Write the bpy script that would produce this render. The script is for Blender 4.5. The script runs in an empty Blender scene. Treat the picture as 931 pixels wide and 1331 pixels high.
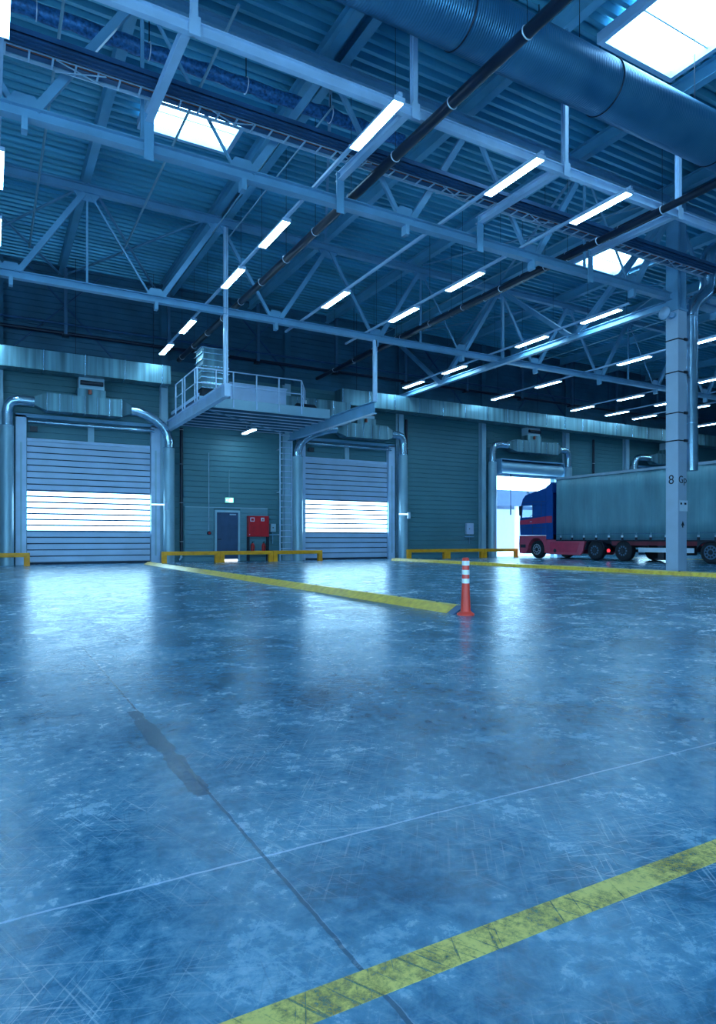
import bpy, math, random
from mathutils import Vector, Matrix
random.seed(7)
S = bpy.context.scene
COL = S.collection
PI = math.pi

# ------------------------------------------------------------------ materials
def nmat(name):
    m = bpy.data.materials.new(name); m.use_nodes = True
    nt = m.node_tree; nt.nodes.clear()
    out = nt.nodes.new('ShaderNodeOutputMaterial')
    b = nt.nodes.new('ShaderNodeBsdfPrincipled')
    nt.links.new(b.outputs[0], out.inputs[0])
    return m, nt, b, out

def N(nt, kind, **kw):
    n = nt.nodes.new('ShaderNode' + kind)
    for k, v in kw.items(): setattr(n, k, v)
    return n

def ramp(nt, src, stops):
    r = N(nt, 'ValToRGB'); e = r.color_ramp.elements
    while len(e) < len(stops): e.new(0.5)
    for i, (p, c) in enumerate(stops):
        e[i].position = p; e[i].color = (*c, 1) if len(c) == 3 else c
    nt.links.new(src, r.inputs[0]); return r

def paint(name, col, rough=0.5, metal=0.0, var=0.25, scale=3.0, bump=0.0, stretch=(1, 1, 1)):
    """painted or metal surface with slight procedural grime"""
    m, nt, b, out = nmat(name)
    tc = N(nt, 'TexCoord'); mp = N(nt, 'Mapping'); mp.inputs['Scale'].default_value = stretch
    nt.links.new(tc.outputs['Object'], mp.inputs[0])
    nz = N(nt, 'TexNoise'); nz.inputs['Scale'].default_value = scale; nz.inputs['Detail'].default_value = 5
    nt.links.new(mp.outputs[0], nz.inputs['Vector'])
    a = tuple(max(0, c * (1 - var)) for c in col); c2 = tuple(min(1, c * (1 + var)) for c in col)
    r = ramp(nt, nz.outputs['Fac'], [(0.3, a), (0.7, c2)])
    nt.links.new(r.outputs[0], b.inputs['Base Color'])
    b.inputs['Roughness'].default_value = rough; b.inputs['Metallic'].default_value = metal
    if bump:
        bp = N(nt, 'Bump'); bp.inputs['Strength'].default_value = bump; bp.inputs['Distance'].default_value = 0.02
        nt.links.new(nz.outputs['Fac'], bp.inputs['Height']); nt.links.new(bp.outputs[0], b.inputs['Normal'])
    return m

def emit(name, col, st):
    m = bpy.data.materials.new(name); m.use_nodes = True
    nt = m.node_tree; nt.nodes.clear()
    o = nt.nodes.new('ShaderNodeOutputMaterial'); e = nt.nodes.new('ShaderNodeEmission')
    e.inputs[0].default_value = (*col, 1); e.inputs[1].default_value = st
    nt.links.new(e.outputs[0], o.inputs[0]); return m

M = {}
M['steel'] = paint('painted steel', (0.165, 0.36, 0.54), 0.45, 0.0, 0.12, 1.5)
M['steel_pale'] = paint('pale painted steel', (0.44, 0.60, 0.80), 0.4, 0.0, 0.1, 2)
M['deck'] = paint('roof sheet steel', (0.12, 0.43, 0.60), 0.38, 0.25, 0.25, 0.6, stretch=(0.2, 2, 1))
M['purlin'] = paint('roof purlin paint', (0.16, 0.42, 0.60), 0.5, 0.0, 0.12, 1)
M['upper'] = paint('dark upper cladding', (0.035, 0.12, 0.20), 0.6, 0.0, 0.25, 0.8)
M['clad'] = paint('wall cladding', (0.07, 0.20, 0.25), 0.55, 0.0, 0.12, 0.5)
M['clad_side'] = paint('side wall cladding', (0.24, 0.42, 0.5), 0.6, 0.0, 0.12, 0.5)
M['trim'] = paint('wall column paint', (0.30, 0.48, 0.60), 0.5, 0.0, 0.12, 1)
M['shutter'] = paint('shutter slats', (0.40, 0.53, 0.72), 0.38, 0.1, 0.08, 1)
M['gap'] = paint('dark rubber seal', (0.012, 0.028, 0.06), 0.7, 0, 0.2)
M['galv'] = paint('galvanised sheet', (0.13, 0.26, 0.32), 0.36, 0.6, 0.5, 1.2, stretch=(3.5, 3.5, 0.15))
M['galv_pipe'] = paint('galvanised round pipe', (0.42, 0.60, 0.74), 0.24, 0.85, 0.22, 2)
M['pipe_paint'] = paint('painted air pipe', (0.26, 0.43, 0.54), 0.35, 0.2, 0.1, 1)
M['black'] = paint('black pipe', (0.008, 0.014, 0.035), 0.35, 0.1, 0.3, 2)
M['clamp'] = paint('bright clamp', (0.75, 0.82, 0.92), 0.3, 0.5, 0.05)
M['tray'] = paint('dark cable tray', (0.03, 0.09, 0.20), 0.4, 0.3, 0.2, 2)
M['ladder'] = paint('pale zinc ladder', (0.45, 0.6, 0.75), 0.35, 0.4, 0.1)
M['redcable'] = paint('red cable', (0.30, 0.07, 0.05), 0.6, 0, 0.2)
M['insul'] = paint('blue foil insulated duct', (0.03, 0.14, 0.34), 0.45, 0.3, 0.6, 14, 0.6)
M['yellow'] = paint('yellow guard paint', (1.0, 0.36, 0.008), 0.45, 0, 0.18, 6)
M['yellow_kerb'] = paint('yellow kerb paint', (0.98, 0.52, 0.05), 0.3, 0, 0.3, 9)
M['red'] = paint('fire red paint', (0.55, 0.006, 0.015), 0.4, 0, 0.15)
M['bollard_red'] = paint('red orange plastic', (0.98, 0.055, 0.03), 0.35, 0, 0.1)
M['white'] = paint('reflective white band', (0.95, 0.9, 0.9), 0.35, 0, 0.04)
M['boxwhite'] = paint('white unit casing', (0.42, 0.56, 0.78), 0.4, 0, 0.06)
M['door'] = paint('dark door leaf', (0.03, 0.07, 0.16), 0.5, 0, 0.15)
M['housing'] = paint('lamp housing', (0.5, 0.63, 0.82), 0.4, 0, 0.05)
M['concrete_col'] = paint('column paint', (0.42, 0.52, 0.66), 0.5, 0, 0.05, 2)
M['ink'] = paint('black stencil ink', (0.01, 0.012, 0.03), 0.6, 0, 0.1)
M['paper'] = paint('paper sheet', (0.75, 0.85, 1.0), 0.6, 0, 0.05)
M['rubber'] = paint('tyre rubber', (0.010, 0.013, 0.022), 0.75, 0, 0.2, 8)
M['rim'] = paint('wheel rim', (0.42, 0.5, 0.62), 0.3, 0.5, 0.1)
M['rim_dark'] = paint('dark wheel rim', (0.012, 0.018, 0.03), 0.6, 0.1, 0.1)
M['chassis'] = paint('maroon chassis paint', (0.2, 0.015, 0.035), 0.5, 0, 0.2)
M['cab_blue'] = paint('cab blue paint', (0.012, 0.085, 0.36), 0.2, 0.1, 0.1)
M['cab_red'] = paint('cab red paint', (0.66, 0.085, 0.15), 0.3, 0.1, 0.1)
M['stripe'] = paint('red cab stripe', (0.62, 0.04, 0.10), 0.3, 0, 0.1)
M['dark'] = paint('dark plastic', (0.015, 0.022, 0.04), 0.5, 0, 0.2)
M['curtain'] = paint('grey trailer curtain', (0.12, 0.28, 0.35), 0.5, 0, 0.22, 1.2, stretch=(1, 1.2, 0.35))
M['alu'] = paint('aluminium rail', (0.42, 0.55, 0.68), 0.35, 0.5, 0.08)
M['guard'] = paint('white side guard', (0.6, 0.72, 0.85), 0.35, 0.2, 0.05)
M['building'] = paint('grey blue outdoor canopy', (0.035, 0.065, 0.16), 0.6, 0, 0.1)
M['outwall'] = paint('white outdoor wall', (0.8, 0.83, 0.88), 0.7, 0, 0.03)
M['yard'] = paint('pale yard concrete', (0.75, 0.8, 0.85), 0.8, 0, 0.05)
M['lamp'] = emit('fluorescent diffuser', (0.38, 0.75, 1.0), 60)
M['sky_pane'] = emit('daylit skylight pane', (0.31, 0.68, 1.0), 14)
M['pane'] = emit('daylit door pane', (0.37, 0.72, 1.0), 10.5)
M['back_pane'] = emit('daylit glazing of rear doors', (0.32, 0.70, 1.0), 11)
M['dull'] = paint('dull dark steel', (0.06, 0.14, 0.24), 0.5, 0, 0.1)
M['arm_lamp'] = emit('small arm lamp', (0.45, 0.8, 1.0), 3.5)  # glow standing in for sunlight on the arms by the doors
M['panel'] = paint('lighter wall panel', (0.11, 0.26, 0.33), 0.5, 0, 0.1, 0.6)
M['exit_green'] = emit('green exit sign', (0.25, 0.95, 0.72), 1.6)
M['exit_white'] = emit('white exit pictogram', (0.8, 1, 0.95), 3)
M['tail'] = emit('red marker lamp', (1.0, 0.03, 0.05), 3)
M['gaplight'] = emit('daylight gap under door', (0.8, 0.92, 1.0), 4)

def corrugated_duct():
    m, nt, b, out = nmat('spiral duct steel')
    tc = N(nt, 'TexCoord'); mp = N(nt, 'Mapping'); mp.inputs['Rotation'].default_value = (0, 0, 0.05)
    nt.links.new(tc.outputs['Object'], mp.inputs[0])
    w = N(nt, 'TexWave'); w.inputs['Scale'].default_value = 6.5; w.inputs['Distortion'].default_value = 0.4
    w.bands_direction = 'X'; nt.links.new(mp.outputs[0], w.inputs['Vector'])
    bp = N(nt, 'Bump'); bp.inputs['Strength'].default_value = 0.4; bp.inputs['Distance'].default_value = 0.012
    nt.links.new(w.outputs['Fac'], bp.inputs['Height']); nt.links.new(bp.outputs[0], b.inputs['Normal'])
    nz = N(nt, 'TexNoise'); nz.inputs['Scale'].default_value = 1.2; nt.links.new(tc.outputs['Object'], nz.inputs['Vector'])
    r = ramp(nt, nz.outputs['Fac'], [(0.3, (0.05, 0.19, 0.34)), (0.7, (0.09, 0.27, 0.43))])
    nt.links.new(r.outputs[0], b.inputs['Base Color'])
    b.inputs['Metallic'].default_value = 0.6; b.inputs['Roughness'].default_value = 0.36
    return m
M['bigduct'] = corrugated_duct()

def glass():
    m, nt, b, out = nmat('window glass')
    b.inputs['Base Color'].default_value = (0.6, 0.75, 0.9, 1); b.inputs['Roughness'].default_value = 0.03
    g = N(nt, 'BsdfTransparent'); g.inputs[0].default_value = (0.9, 0.96, 1, 1)
    mx = N(nt, 'MixShader'); mx.inputs[0].default_value = 0.12
    nt.links.new(g.outputs[0], mx.inputs[1]); nt.links.new(b.outputs[0], mx.inputs[2])
    nt.links.new(mx.outputs[0], out.inputs[0]); return m
M['glass'] = glass()

def mth(nt, op, a, b=None, c=None):
    n = N(nt, 'Math', operation=op)
    for i, v in enumerate((a, b, c)):
        if v is None: continue
        if isinstance(v, (int, float)): n.inputs[i].default_value = v
        else: nt.links.new(v, n.inputs[i])
    return n.outputs[0]

def mixc(nt, f, a, b):
    n = N(nt, 'MixRGB')
    if isinstance(f, (int, float)): n.inputs[0].default_value = f
    else: nt.links.new(f, n.inputs[0])
    for i, v in ((1, a), (2, b)):
        if isinstance(v, tuple): n.inputs[i].default_value = (*v, 1)
        else: nt.links.new(v, n.inputs[i])
    return n.outputs[0]

def scratches(nt, vec, rotz, scale, lo, seed):
    m0 = N(nt, 'Mapping'); m0.inputs['Rotation'].default_value = (0, 0, rotz); nt.links.new(vec, m0.inputs[0])
    mp = N(nt, 'Mapping'); mp.inputs['Scale'].default_value = (scale * 0.03, scale, 1); mp.inputs['Location'].default_value = (seed, seed * 2, 0)
    nt.links.new(m0.outputs[0], mp.inputs[0])
    nz = N(nt, 'TexNoise'); nz.inputs['Scale'].default_value = 3; nz.inputs['Detail'].default_value = 3
    nt.links.new(mp.outputs[0], nz.inputs['Vector'])
    return ramp(nt, nz.outputs['Fac'], [(lo, (0, 0, 0)), (lo + 0.06, (1, 1, 1))]).outputs[0]

def floor_mat():
    m, nt, b, out = nmat('worn polished concrete')
    tc = N(nt, 'TexCoord'); V = tc.outputs['Object']
    sep = N(nt, 'SeparateXYZ'); nt.links.new(V, sep.inputs[0]); X, Y = sep.outputs[0], sep.outputs[1]
    def noise(sc, det=6, rough=0.6, dist=0.0, mp=None):
        n = N(nt, 'TexNoise'); n.inputs['Scale'].default_value = sc; n.inputs['Detail'].default_value = det
        n.inputs['Roughness'].default_value = rough; n.inputs['Distortion'].default_value = dist
        nt.links.new(mp or V, n.inputs['Vector']); return n.outputs['Fac']
    big = noise(0.45, 4, 0.55, 0.6); mid = noise(2.2, 8, 0.65, 0.8); fine = noise(16, 6, 0.75, 0.3)
    mott = mth(nt, 'ADD', mth(nt, 'MULTIPLY', big, 0.34), mth(nt, 'ADD', mth(nt, 'MULTIPLY', mid, 0.30), mth(nt, 'MULTIPLY', fine, 0.36)))
    base = ramp(nt, mott, [(0.40, (0.008, 0.075, 0.150)), (0.47, (0.030, 0.155, 0.275)), (0.54, (0.115, 0.290, 0.440)), (0.64, (0.52, 0.66, 0.76))]).outputs[0]
    c = base
    patch = ramp(nt, noise(1.1, 4, 0.6), [(0.42, (0.1, 0.1, 0.1)), (0.62, (1, 1, 1))]).outputs[0]
    for i, (rz, sc, lo) in enumerate([(0.42, 30, 0.60), (-0.55, 34, 0.62), (1.25, 38, 0.60), (0.95, 26, 0.62), (2.2, 42, 0.61), (-1.1, 32, 0.62), (0.1, 60, 0.60), (1.7, 55, 0.61)]):
        sv = scratches(nt, V, rz, sc, lo, i * 3.7 + 1)
        colr = (0.46, 0.60, 0.74) if i % 2 == 0 else (0.03, 0.11, 0.19)
        c = mixc(nt, mth(nt, 'MULTIPLY', mth(nt, 'MULTIPLY', sv, patch), 0.62), c, colr)
    # saw-cut joints: a pale filled joint across, a dark one running to the doors
    wob = mth(nt, 'MULTIPLY', mth(nt, 'SUBTRACT', noise(9, 3), 0.5), 0.016)
    def joint(axis, pos, hw):
        d = mth(nt, 'ABSOLUTE', mth(nt, 'SUBTRACT', mth(nt, 'ADD', axis, wob), pos))
        return mth(nt, 'LESS_THAN', d, hw)
    gate = mth(nt, 'GREATER_THAN', fine, 0.40)
    far = [joint(Y, p, 0.006) for p in (7.95, 13.95, 19.95, 25.95, -4.05)]
    near = joint(Y, 1.948, 0.0048)
    c = mixc(nt, mth(nt, 'MULTIPLY', near, mth(nt, 'ADD', mth(nt, 'MULTIPLY', gate, 0.35), 0.45)), c, (0.50, 0.62, 0.80))
    for j in far: c = mixc(nt, mth(nt, 'MULTIPLY', j, 0.5), c, (0.06, 0.14, 0.27))
    for p in (0.757, -5.25, 12.75):
        c = mixc(nt, mth(nt, 'MULTIPLY', joint(X, p, 0.006), 0.8), c, (0.01, 0.06, 0.12))
        c = mixc(nt, mth(nt, 'MULTIPLY', joint(X, p + 0.008, 0.0012), 0.35), c, (0.3, 0.45, 0.62))
    # dark oily stain lying along the joint
    sx = mth(nt, 'ABSOLUTE', mth(nt, 'SUBTRACT', X, 0.735)); sy = mth(nt, 'ABSOLUTE', mth(nt, 'SUBTRACT', Y, 3.25))
    st = mth(nt, 'MULTIPLY', mth(nt, 'LESS_THAN', mth(nt, 'ADD', sx, mth(nt, 'MULTIPLY', mth(nt, 'SUBTRACT', mid, 0.5), 0.12)), 0.032), mth(nt, 'LESS_THAN', sy, 0.72))
    c = mixc(nt, mth(nt, 'MULTIPLY', st, 0.85), c, (0.004, 0.05, 0.11))
    # dark round manhole stain and dark patches further off
    for (px, py, rx, ry) in [(2.45, 13.6, 1.15, 0.9), (5.2, 16.6, 0.55, 0.6)]:
        dx = mth(nt, 'DIVIDE', mth(nt, 'SUBTRACT', X, px), rx); dy = mth(nt, 'DIVIDE', mth(nt, 'SUBTRACT', Y, py), ry)
        rr = mth(nt, 'ADD', mth(nt, 'ADD', mth(nt, 'MULTIPLY', dx, dx), mth(nt, 'MULTIPLY', dy, dy)), mth(nt, 'MULTIPLY', mid, 1.2))
        c = mixc(nt, mth(nt, 'MULTIPLY', mth(nt, 'LESS_THAN', rr, 1.45), 0.55), c, (0.02, 0.075, 0.16))
    nt.links.new(c, b.inputs['Base Color'])
    rg = mth(nt, 'ADD', mth(nt, 'MULTIPLY', mth(nt, 'SUBTRACT', mid, 0.5), 0.36), mth(nt, 'ADD', mth(nt, 'MULTIPLY', mth(nt, 'SUBTRACT', fine, 0.5), 0.25), 0.235))
    rg = mth(nt, 'MAXIMUM', rg, 0.13)
    nt.links.new(rg, b.inputs['Roughness'])
    b.inputs['Specular IOR Level'].default_value = 0.5
    mp = N(nt, 'Mapping'); mp.inputs['Scale'].default_value = (1, 1, 1); nt.links.new(V, mp.inputs[0])
    h = mth(nt, 'ADD', noise(3.0, 5, 0.6, 0.5, mp.outputs[0]), mth(nt, 'MULTIPLY', fine, 0.35))
    bp = N(nt, 'Bump'); bp.inputs['Strength'].default_value = 0.13; bp.inputs['Distance'].default_value = 0.03
    nt.links.new(h, bp.inputs['Height']); nt.links.new(bp.outputs[0], b.inputs['Normal'])
    return m
M['floor'] = floor_mat()

def line_mat():
    m, nt, b, out = nmat('worn yellow floor paint')
    tc = N(nt, 'TexCoord'); V = tc.outputs['Object']
    nz = N(nt, 'TexNoise'); nz.inputs['Scale'].default_value = 34; nz.inputs['Detail'].default_value = 8; nz.inputs['Roughness'].default_value = 0.8
    nt.links.new(V, nz.inputs['Vector'])
    n2 = N(nt, 'TexNoise'); n2.inputs['Scale'].default_value = 3.5; n2.inputs['Detail'].default_value = 3; nt.links.new(V, n2.inputs['Vector'])
    s1 = scratches(nt, V, 1.1, 26, 0.60, 3)
    s2 = scratches(nt, V, 2.0, 30, 0.62, 8)
    f = mth(nt, 'ADD', mth(nt, 'MULTIPLY', nz.outputs['Fac'], 0.55), mth(nt, 'MULTIPLY', n2.outputs['Fac'], 0.45))
    f = mth(nt, 'SUBTRACT', f, mth(nt, 'MULTIPLY', mth(nt, 'ADD', s1, s2), 0.10))
    mask = ramp(nt, f, [(0.42, (0, 0, 0)), (0.53, (1, 1, 1))]).outputs[0]
    col = ramp(nt, nz.outputs['Fac'], [(0.35, (0.9, 0.60, 0.16)), (0.65, (1.0, 0.72, 0.18))])
    nt.links.new(col.outputs[0], b.inputs['Base Color']); b.inputs['Roughness'].default_value = 0.5
    tr = N(nt, 'BsdfTransparent'); mx = N(nt, 'MixShader')
    nt.links.new(mth(nt, 'ADD', mth(nt, 'MULTIPLY', mask, 0.62), 0.3), mx.inputs[0]); nt.links.new(tr.outputs[0], mx.inputs[1]); nt.links.new(b.outputs[0], mx.inputs[2])
    nt.links.new(mx.outputs[0], out.inputs[0]); return m
M['line'] = line_mat()

# ------------------------------------------------------------------ mesh builder
class MB:
    def __init__(s): s.v = []; s.f = []; s.sm = []
    def add(s, vs, fs, smooth=False):
        o = len(s.v); s.v += [tuple(v) for v in vs]; s.f += [tuple(i + o for i in f) for f in fs]; s.sm += [smooth] * len(fs); return s
    def box(s, x0, x1, y0, y1, z0, z1):
        return s.add([(x0, y0, z0), (x1, y0, z0), (x1, y1, z0), (x0, y1, z0), (x0, y0, z1), (x1, y0, z1), (x1, y1, z1), (x0, y1, z1)],
                     [(0, 3, 2, 1), (4, 5, 6, 7), (0, 1, 5, 4), (1, 2, 6, 5), (2, 3, 7, 6), (3, 0, 4, 7)])
    def bar(s, a, b, w, h, up=(0, 0, 1)):
        a = Vector(a); b = Vector(b); d = (b - a).normalized(); u = Vector(up)
        if abs(d.dot(u)) > 0.99: u = Vector((0, 1, 0))
        r = d.cross(u).normalized(); u = r.cross(d).normalized()
        P = [p + r * sx * w / 2 + u * sz * h / 2 for p in (a, b) for sx, sz in ((-1, -1), (1, -1), (1, 1), (-1, 1))]
        return s.add(P, [(0, 1, 2, 3), (7, 6, 5, 4), (0, 4, 5, 1), (1, 5, 6, 2), (2, 6, 7, 3), (3, 7, 4, 0)])
    def hbeam(s, a, b, w, h, t=0.018, up=(0, 0, 1)):
        """H section: two flanges and a web"""
        a = Vector(a); b = Vector(b); d = (b - a).normalized(); u = Vector(up)
        if abs(d.dot(u)) > 0.99: u = Vector((0, 1, 0))
        r = d.cross(u).normalized(); u = r.cross(d).normalized()
        for k in (-1, 1): s.bar(a + u * k * (h / 2 - t / 2), b + u * k * (h / 2 - t / 2), w, t, up)
        return s.bar(a, b, t, h - 2 * t, up)
    def prof(s, pts, axis, a0, a1, smooth=False, cap=True):
        """closed 2D outline extruded along axis; pts are the other two coordinates in order"""
        n = len(pts)
        def P(p, a): return {'x': (a, p[0], p[1]), 'y': (p[0], a, p[1]), 'z': (p[0], p[1], a)}[axis]
        vs = [P(p, a0) for p in pts] + [P(p, a1) for p in pts]
        fs = [(i, (i + 1) % n, n + (i + 1) % n, n + i) for i in range(n)]
        if cap: fs += [tuple(range(n - 1, -1, -1)), tuple(range(n, 2 * n))]
        return s.add(vs, fs, smooth)
    def tube(s, pts, r, n=16, caps=True):
        pts = [Vector(p) for p in pts]; R = r if isinstance(r, (list, tuple)) else [r] * len(pts)
        dirs = [((pts[min(i + 1, len(pts) - 1)] - pts[max(i - 1, 0)]).normalized()) for i in range(len(pts))]
        u = dirs[0].orthogonal().normalized(); vs = []
        for i, p in enumerate(pts):
            u = (u - dirs[i] * u.dot(dirs[i])).normalized(); w = dirs[i].cross(u)
            vs += [p + (u * math.cos(2 * PI * k / n) + w * math.sin(2 * PI * k / n)) * R[i] for k in range(n)]
        fs = [(i * n + k, i * n + (k + 1) % n, (i + 1) * n + (k + 1) % n, (i + 1) * n + k) for i in range(len(pts) - 1) for k in range(n)]
        s.add(vs, fs, True)
        if caps:
            s.add(vs[:n], [tuple(range(n - 1, -1, -1))]); s.add(vs[-n:], [tuple(range(n))])
        return s
    def ring(s, c, axis, r, rad, n=24, m=8):
        c = Vector(c); ax = Vector(axis).normalized(); u = ax.orthogonal().normalized(); w = ax.cross(u); vs = []
        for i in range(n):
            q = u * math.cos(2 * PI * i / n) + w * math.sin(2 * PI * i / n)
            for k in range(m): vs.append(c + q * (r + rad * math.cos(2 * PI * k / m)) + ax * rad * math.sin(2 * PI * k / m))
        return s.add(vs, [(i * m + k, i * m + (k + 1) % m, ((i + 1) % n) * m + (k + 1) % m, ((i + 1) % n) * m + k) for i in range(n) for k in range(m)], True)
    def build(s, name, mat, parent=None, bevel=0.0, loc=None):
        me = bpy.data.meshes.new(name); me.from_pydata(s.v, [], s.f); me.update()
        me.polygons.foreach_set('use_smooth', s.sm)
        for p in me.polygons: pass
        me.materials.append(M[mat] if isinstance(mat, str) else mat)
        o = bpy.data.objects.new(name, me); COL.objects.link(o)
        if parent is not None:
            o.parent = parent
        if loc is not None: o.location = loc
        import bmesh as _bm
        b = _bm.new(); b.from_mesh(me); _bm.ops.recalc_face_normals(b, faces=b.faces); b.to_mesh(me); b.free()
        if bevel:
            md = o.modifiers.new('b', 'BEVEL'); md.width = bevel; md.segments = 2; md.limit_method = 'ANGLE'
        return o

def tag(o, label=None, cat=None, group=None, kind=None):
    if label: o['label'] = label
    if cat: o['category'] = cat
    if group: o['group'] = group
    if kind: o['kind'] = kind
    return o
def thing(name, label, cat, loc=(0, 0, 0), group=None, kind=None, rz=0):
    o = bpy.data.objects.new(name, None); COL.objects.link(o); o.location = loc; o.rotation_euler = (0, 0, rz)
    o.empty_display_size = 0.1
    return tag(o, label, cat, group, kind)
def copy_tree(o, parent=None):
    c = o.copy(); COL.objects.link(c)
    if parent is not None: c.parent = parent; c.matrix_parent_inverse = o.matrix_parent_inverse.copy()
    for ch in list(o.children): copy_tree(ch, c)
    return c
def struct(o, label, cat): return tag(o, label, cat, kind='structure')
ORD = ['first', 'second', 'third', 'fourth', 'fifth', 'sixth', 'seventh', 'eighth', 'ninth', 'tenth', 'eleventh', 'twelfth']

WY = 29.0            # inner face of the dock wall
XL, XR, YF = -14.0, 56.0, -5.5
DZ = 12.05           # underside of roof sheets

# ------------------------------------------------------------------ floor, walls, ceiling
fl = MB().box(XL - .3, XR + .3, YF - .3, WY + 0.3, -0.3, 0).build('floor', 'floor')
struct(fl, 'worn polished concrete hall floor with scratches and saw-cut joints', 'floor')
yd = MB().box(10, 80, WY + 0.3, 75, -0.3, -0.01).build('floor_outside', 'yard')
struct(yd, 'bright concrete yard outside the open dock door', 'yard')

def clad_mesh(x0, x1, z0, z1, y, pitch=0.24, d=0.035, depth=0.12):
    """horizontally grooved sandwich panel sheet facing -Y"""
    pts = [(y + depth, z0)]; z = z0
    pts.append((y, z0))
    while z + pitch < z1 - 1e-6:
        z += pitch
        pts += [(y, z - 0.035), (y + d, z - 0.026), (y + d, z - 0.006), (y, z)]
    pts += [(y, z1), (y + depth, z1)]
    return MB().prof(pts, 'x', x0, x1)
wall = thing('wall_back', 'dock wall of grooved teal cladding panels with roller doors', 'wall', (0, WY, 0), kind='structure')
def wseg(x0, x1, z0, z1, mat='clad', nm='cladding'):
    return clad_mesh(x0, x1, z0, z1, 0.0, depth=0.3).build(nm, mat, wall)
UZ = 8.35
holes = [(25.3, 30.05)]
for a, b in ((XL, 25.3), (30.05, XR)): wseg(a, b, 0, UZ)
wseg(25.3, 30.05, 4.72, UZ)
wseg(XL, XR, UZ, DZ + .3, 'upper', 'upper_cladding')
def lpanel(x0, x1): clad_mesh(x0, x1, 0.02, 2.42, -.03, pitch=.2, d=.02, depth=.03).build('lower_panel', 'panel', wall)
lpanel(7.55, 8.86); lpanel(10.10, 11.45)
MB().box(7.55, 11.45, -.045, -.0, 2.42, 2.46).build('flashing', 'trim', wall)
wl = MB().box(XL - .3, XL, YF, WY + .3, 0, DZ + .3).build('wall_left', 'clad_side'); struct(wl, 'plain cladding wall closing the left end of the hall', 'wall')
wr = MB().box(XR, XR + .3, YF, WY + .3, 0, DZ + .3).build('wall_right', 'clad_side'); struct(wr, 'plain cladding wall closing the far right end of the hall', 'wall')
wf = MB().box(XL - .3, XR + .3, YF - .3, YF, 0, DZ + .3).build('wall_front', 'clad_side'); struct(wf, 'plain cladding wall behind the viewer', 'wall')

# ceiling: deep trapezoidal sheets running along X
pts = []; y = YF; p = 0.31; dp = 0.15
while y < WY:
    pts += [(y, DZ), (y + 0.10, DZ), (y + 0.145, DZ + dp), (y + 0.265, DZ + dp)]
    y += p
pts += [(WY, DZ), (WY, DZ + 0.3), (YF, DZ + 0.3)]
ceil = MB().prof(pts, 'x', XL, XR).build('ceiling', 'deck'); struct(ceil, 'deep trapezoidal steel roof sheets on long purlins', 'ceiling')
for k in range(-4, 14):
    x = 2.55 + 4 * k
    if x < XL or x > XR: continue
    MB().hbeam((x, YF + .02, DZ - 0.20), (x, WY - .02, DZ - 0.20), 0.22, 0.38).build('purlin', 'purlin', ceil)
    if k in (1, 4):
        MB().hbeam((x + .42, YF + .02, DZ - 0.20), (x + .42, WY - .02, DZ - 0.20), 0.22, 0.38).build('purlin', 'purlin', ceil)

# unseen glowing panels framed like doors, added to light the near roof
for i, x in enumerate((-9.0, -1.0, 7.0)):
    w_ = thing('window_%d' % (20 + i), 'glazed dock door in the wall behind the viewer', 'dock door', (x, YF, 0), kind='structure')
    MB().box(-2.3, 2.3, .02, .05, .3, 4.6).build('pane', 'back_pane', w_)
    MB().box(-2.5, -2.3, 0, .12, 0, 4.8).box(2.3, 2.5, 0, .12, 0, 4.8).box(-2.3, 2.3, 0, .12, 4.6, 4.8).box(-2.3, 2.3, 0, .12, 0, .3).build('frame', 'steel_pale', w_)
for i, y in enumerate((-1.0, 6.0)):  # more unseen panels, added to light the left side of the hall
    w_ = thing('window_%d' % (30 + i), 'glazed dock door in the left end wall outside the picture', 'dock door', (XL, y, 0), kind='structure')
    MB().box(.02, .05, -2.6, 2.6, .3, 5.2).build('pane', 'back_pane', w_)
    MB().box(0, .12, -2.8, -2.6, 0, 5.4).box(0, .12, 2.6, 2.8, 0, 5.4).box(0, .12, -2.6, 2.6, 5.2, 5.4).box(0, .12, -2.6, 2.6, 0, .3).build('frame', 'steel_pale', w_)
# wall columns as trims
for i, x in enumerate((-5.5, 0.35, 6.6, 12.35, 18.75, 24.3, 30.9, 36.4, 42.9, 48.4)):
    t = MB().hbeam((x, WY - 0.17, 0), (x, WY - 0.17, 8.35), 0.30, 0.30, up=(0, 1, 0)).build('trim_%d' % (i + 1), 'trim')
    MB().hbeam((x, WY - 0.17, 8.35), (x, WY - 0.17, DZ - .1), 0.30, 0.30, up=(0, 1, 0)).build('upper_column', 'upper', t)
    struct(t, 'steel wall column standing against the dock wall', 'column')

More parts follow.
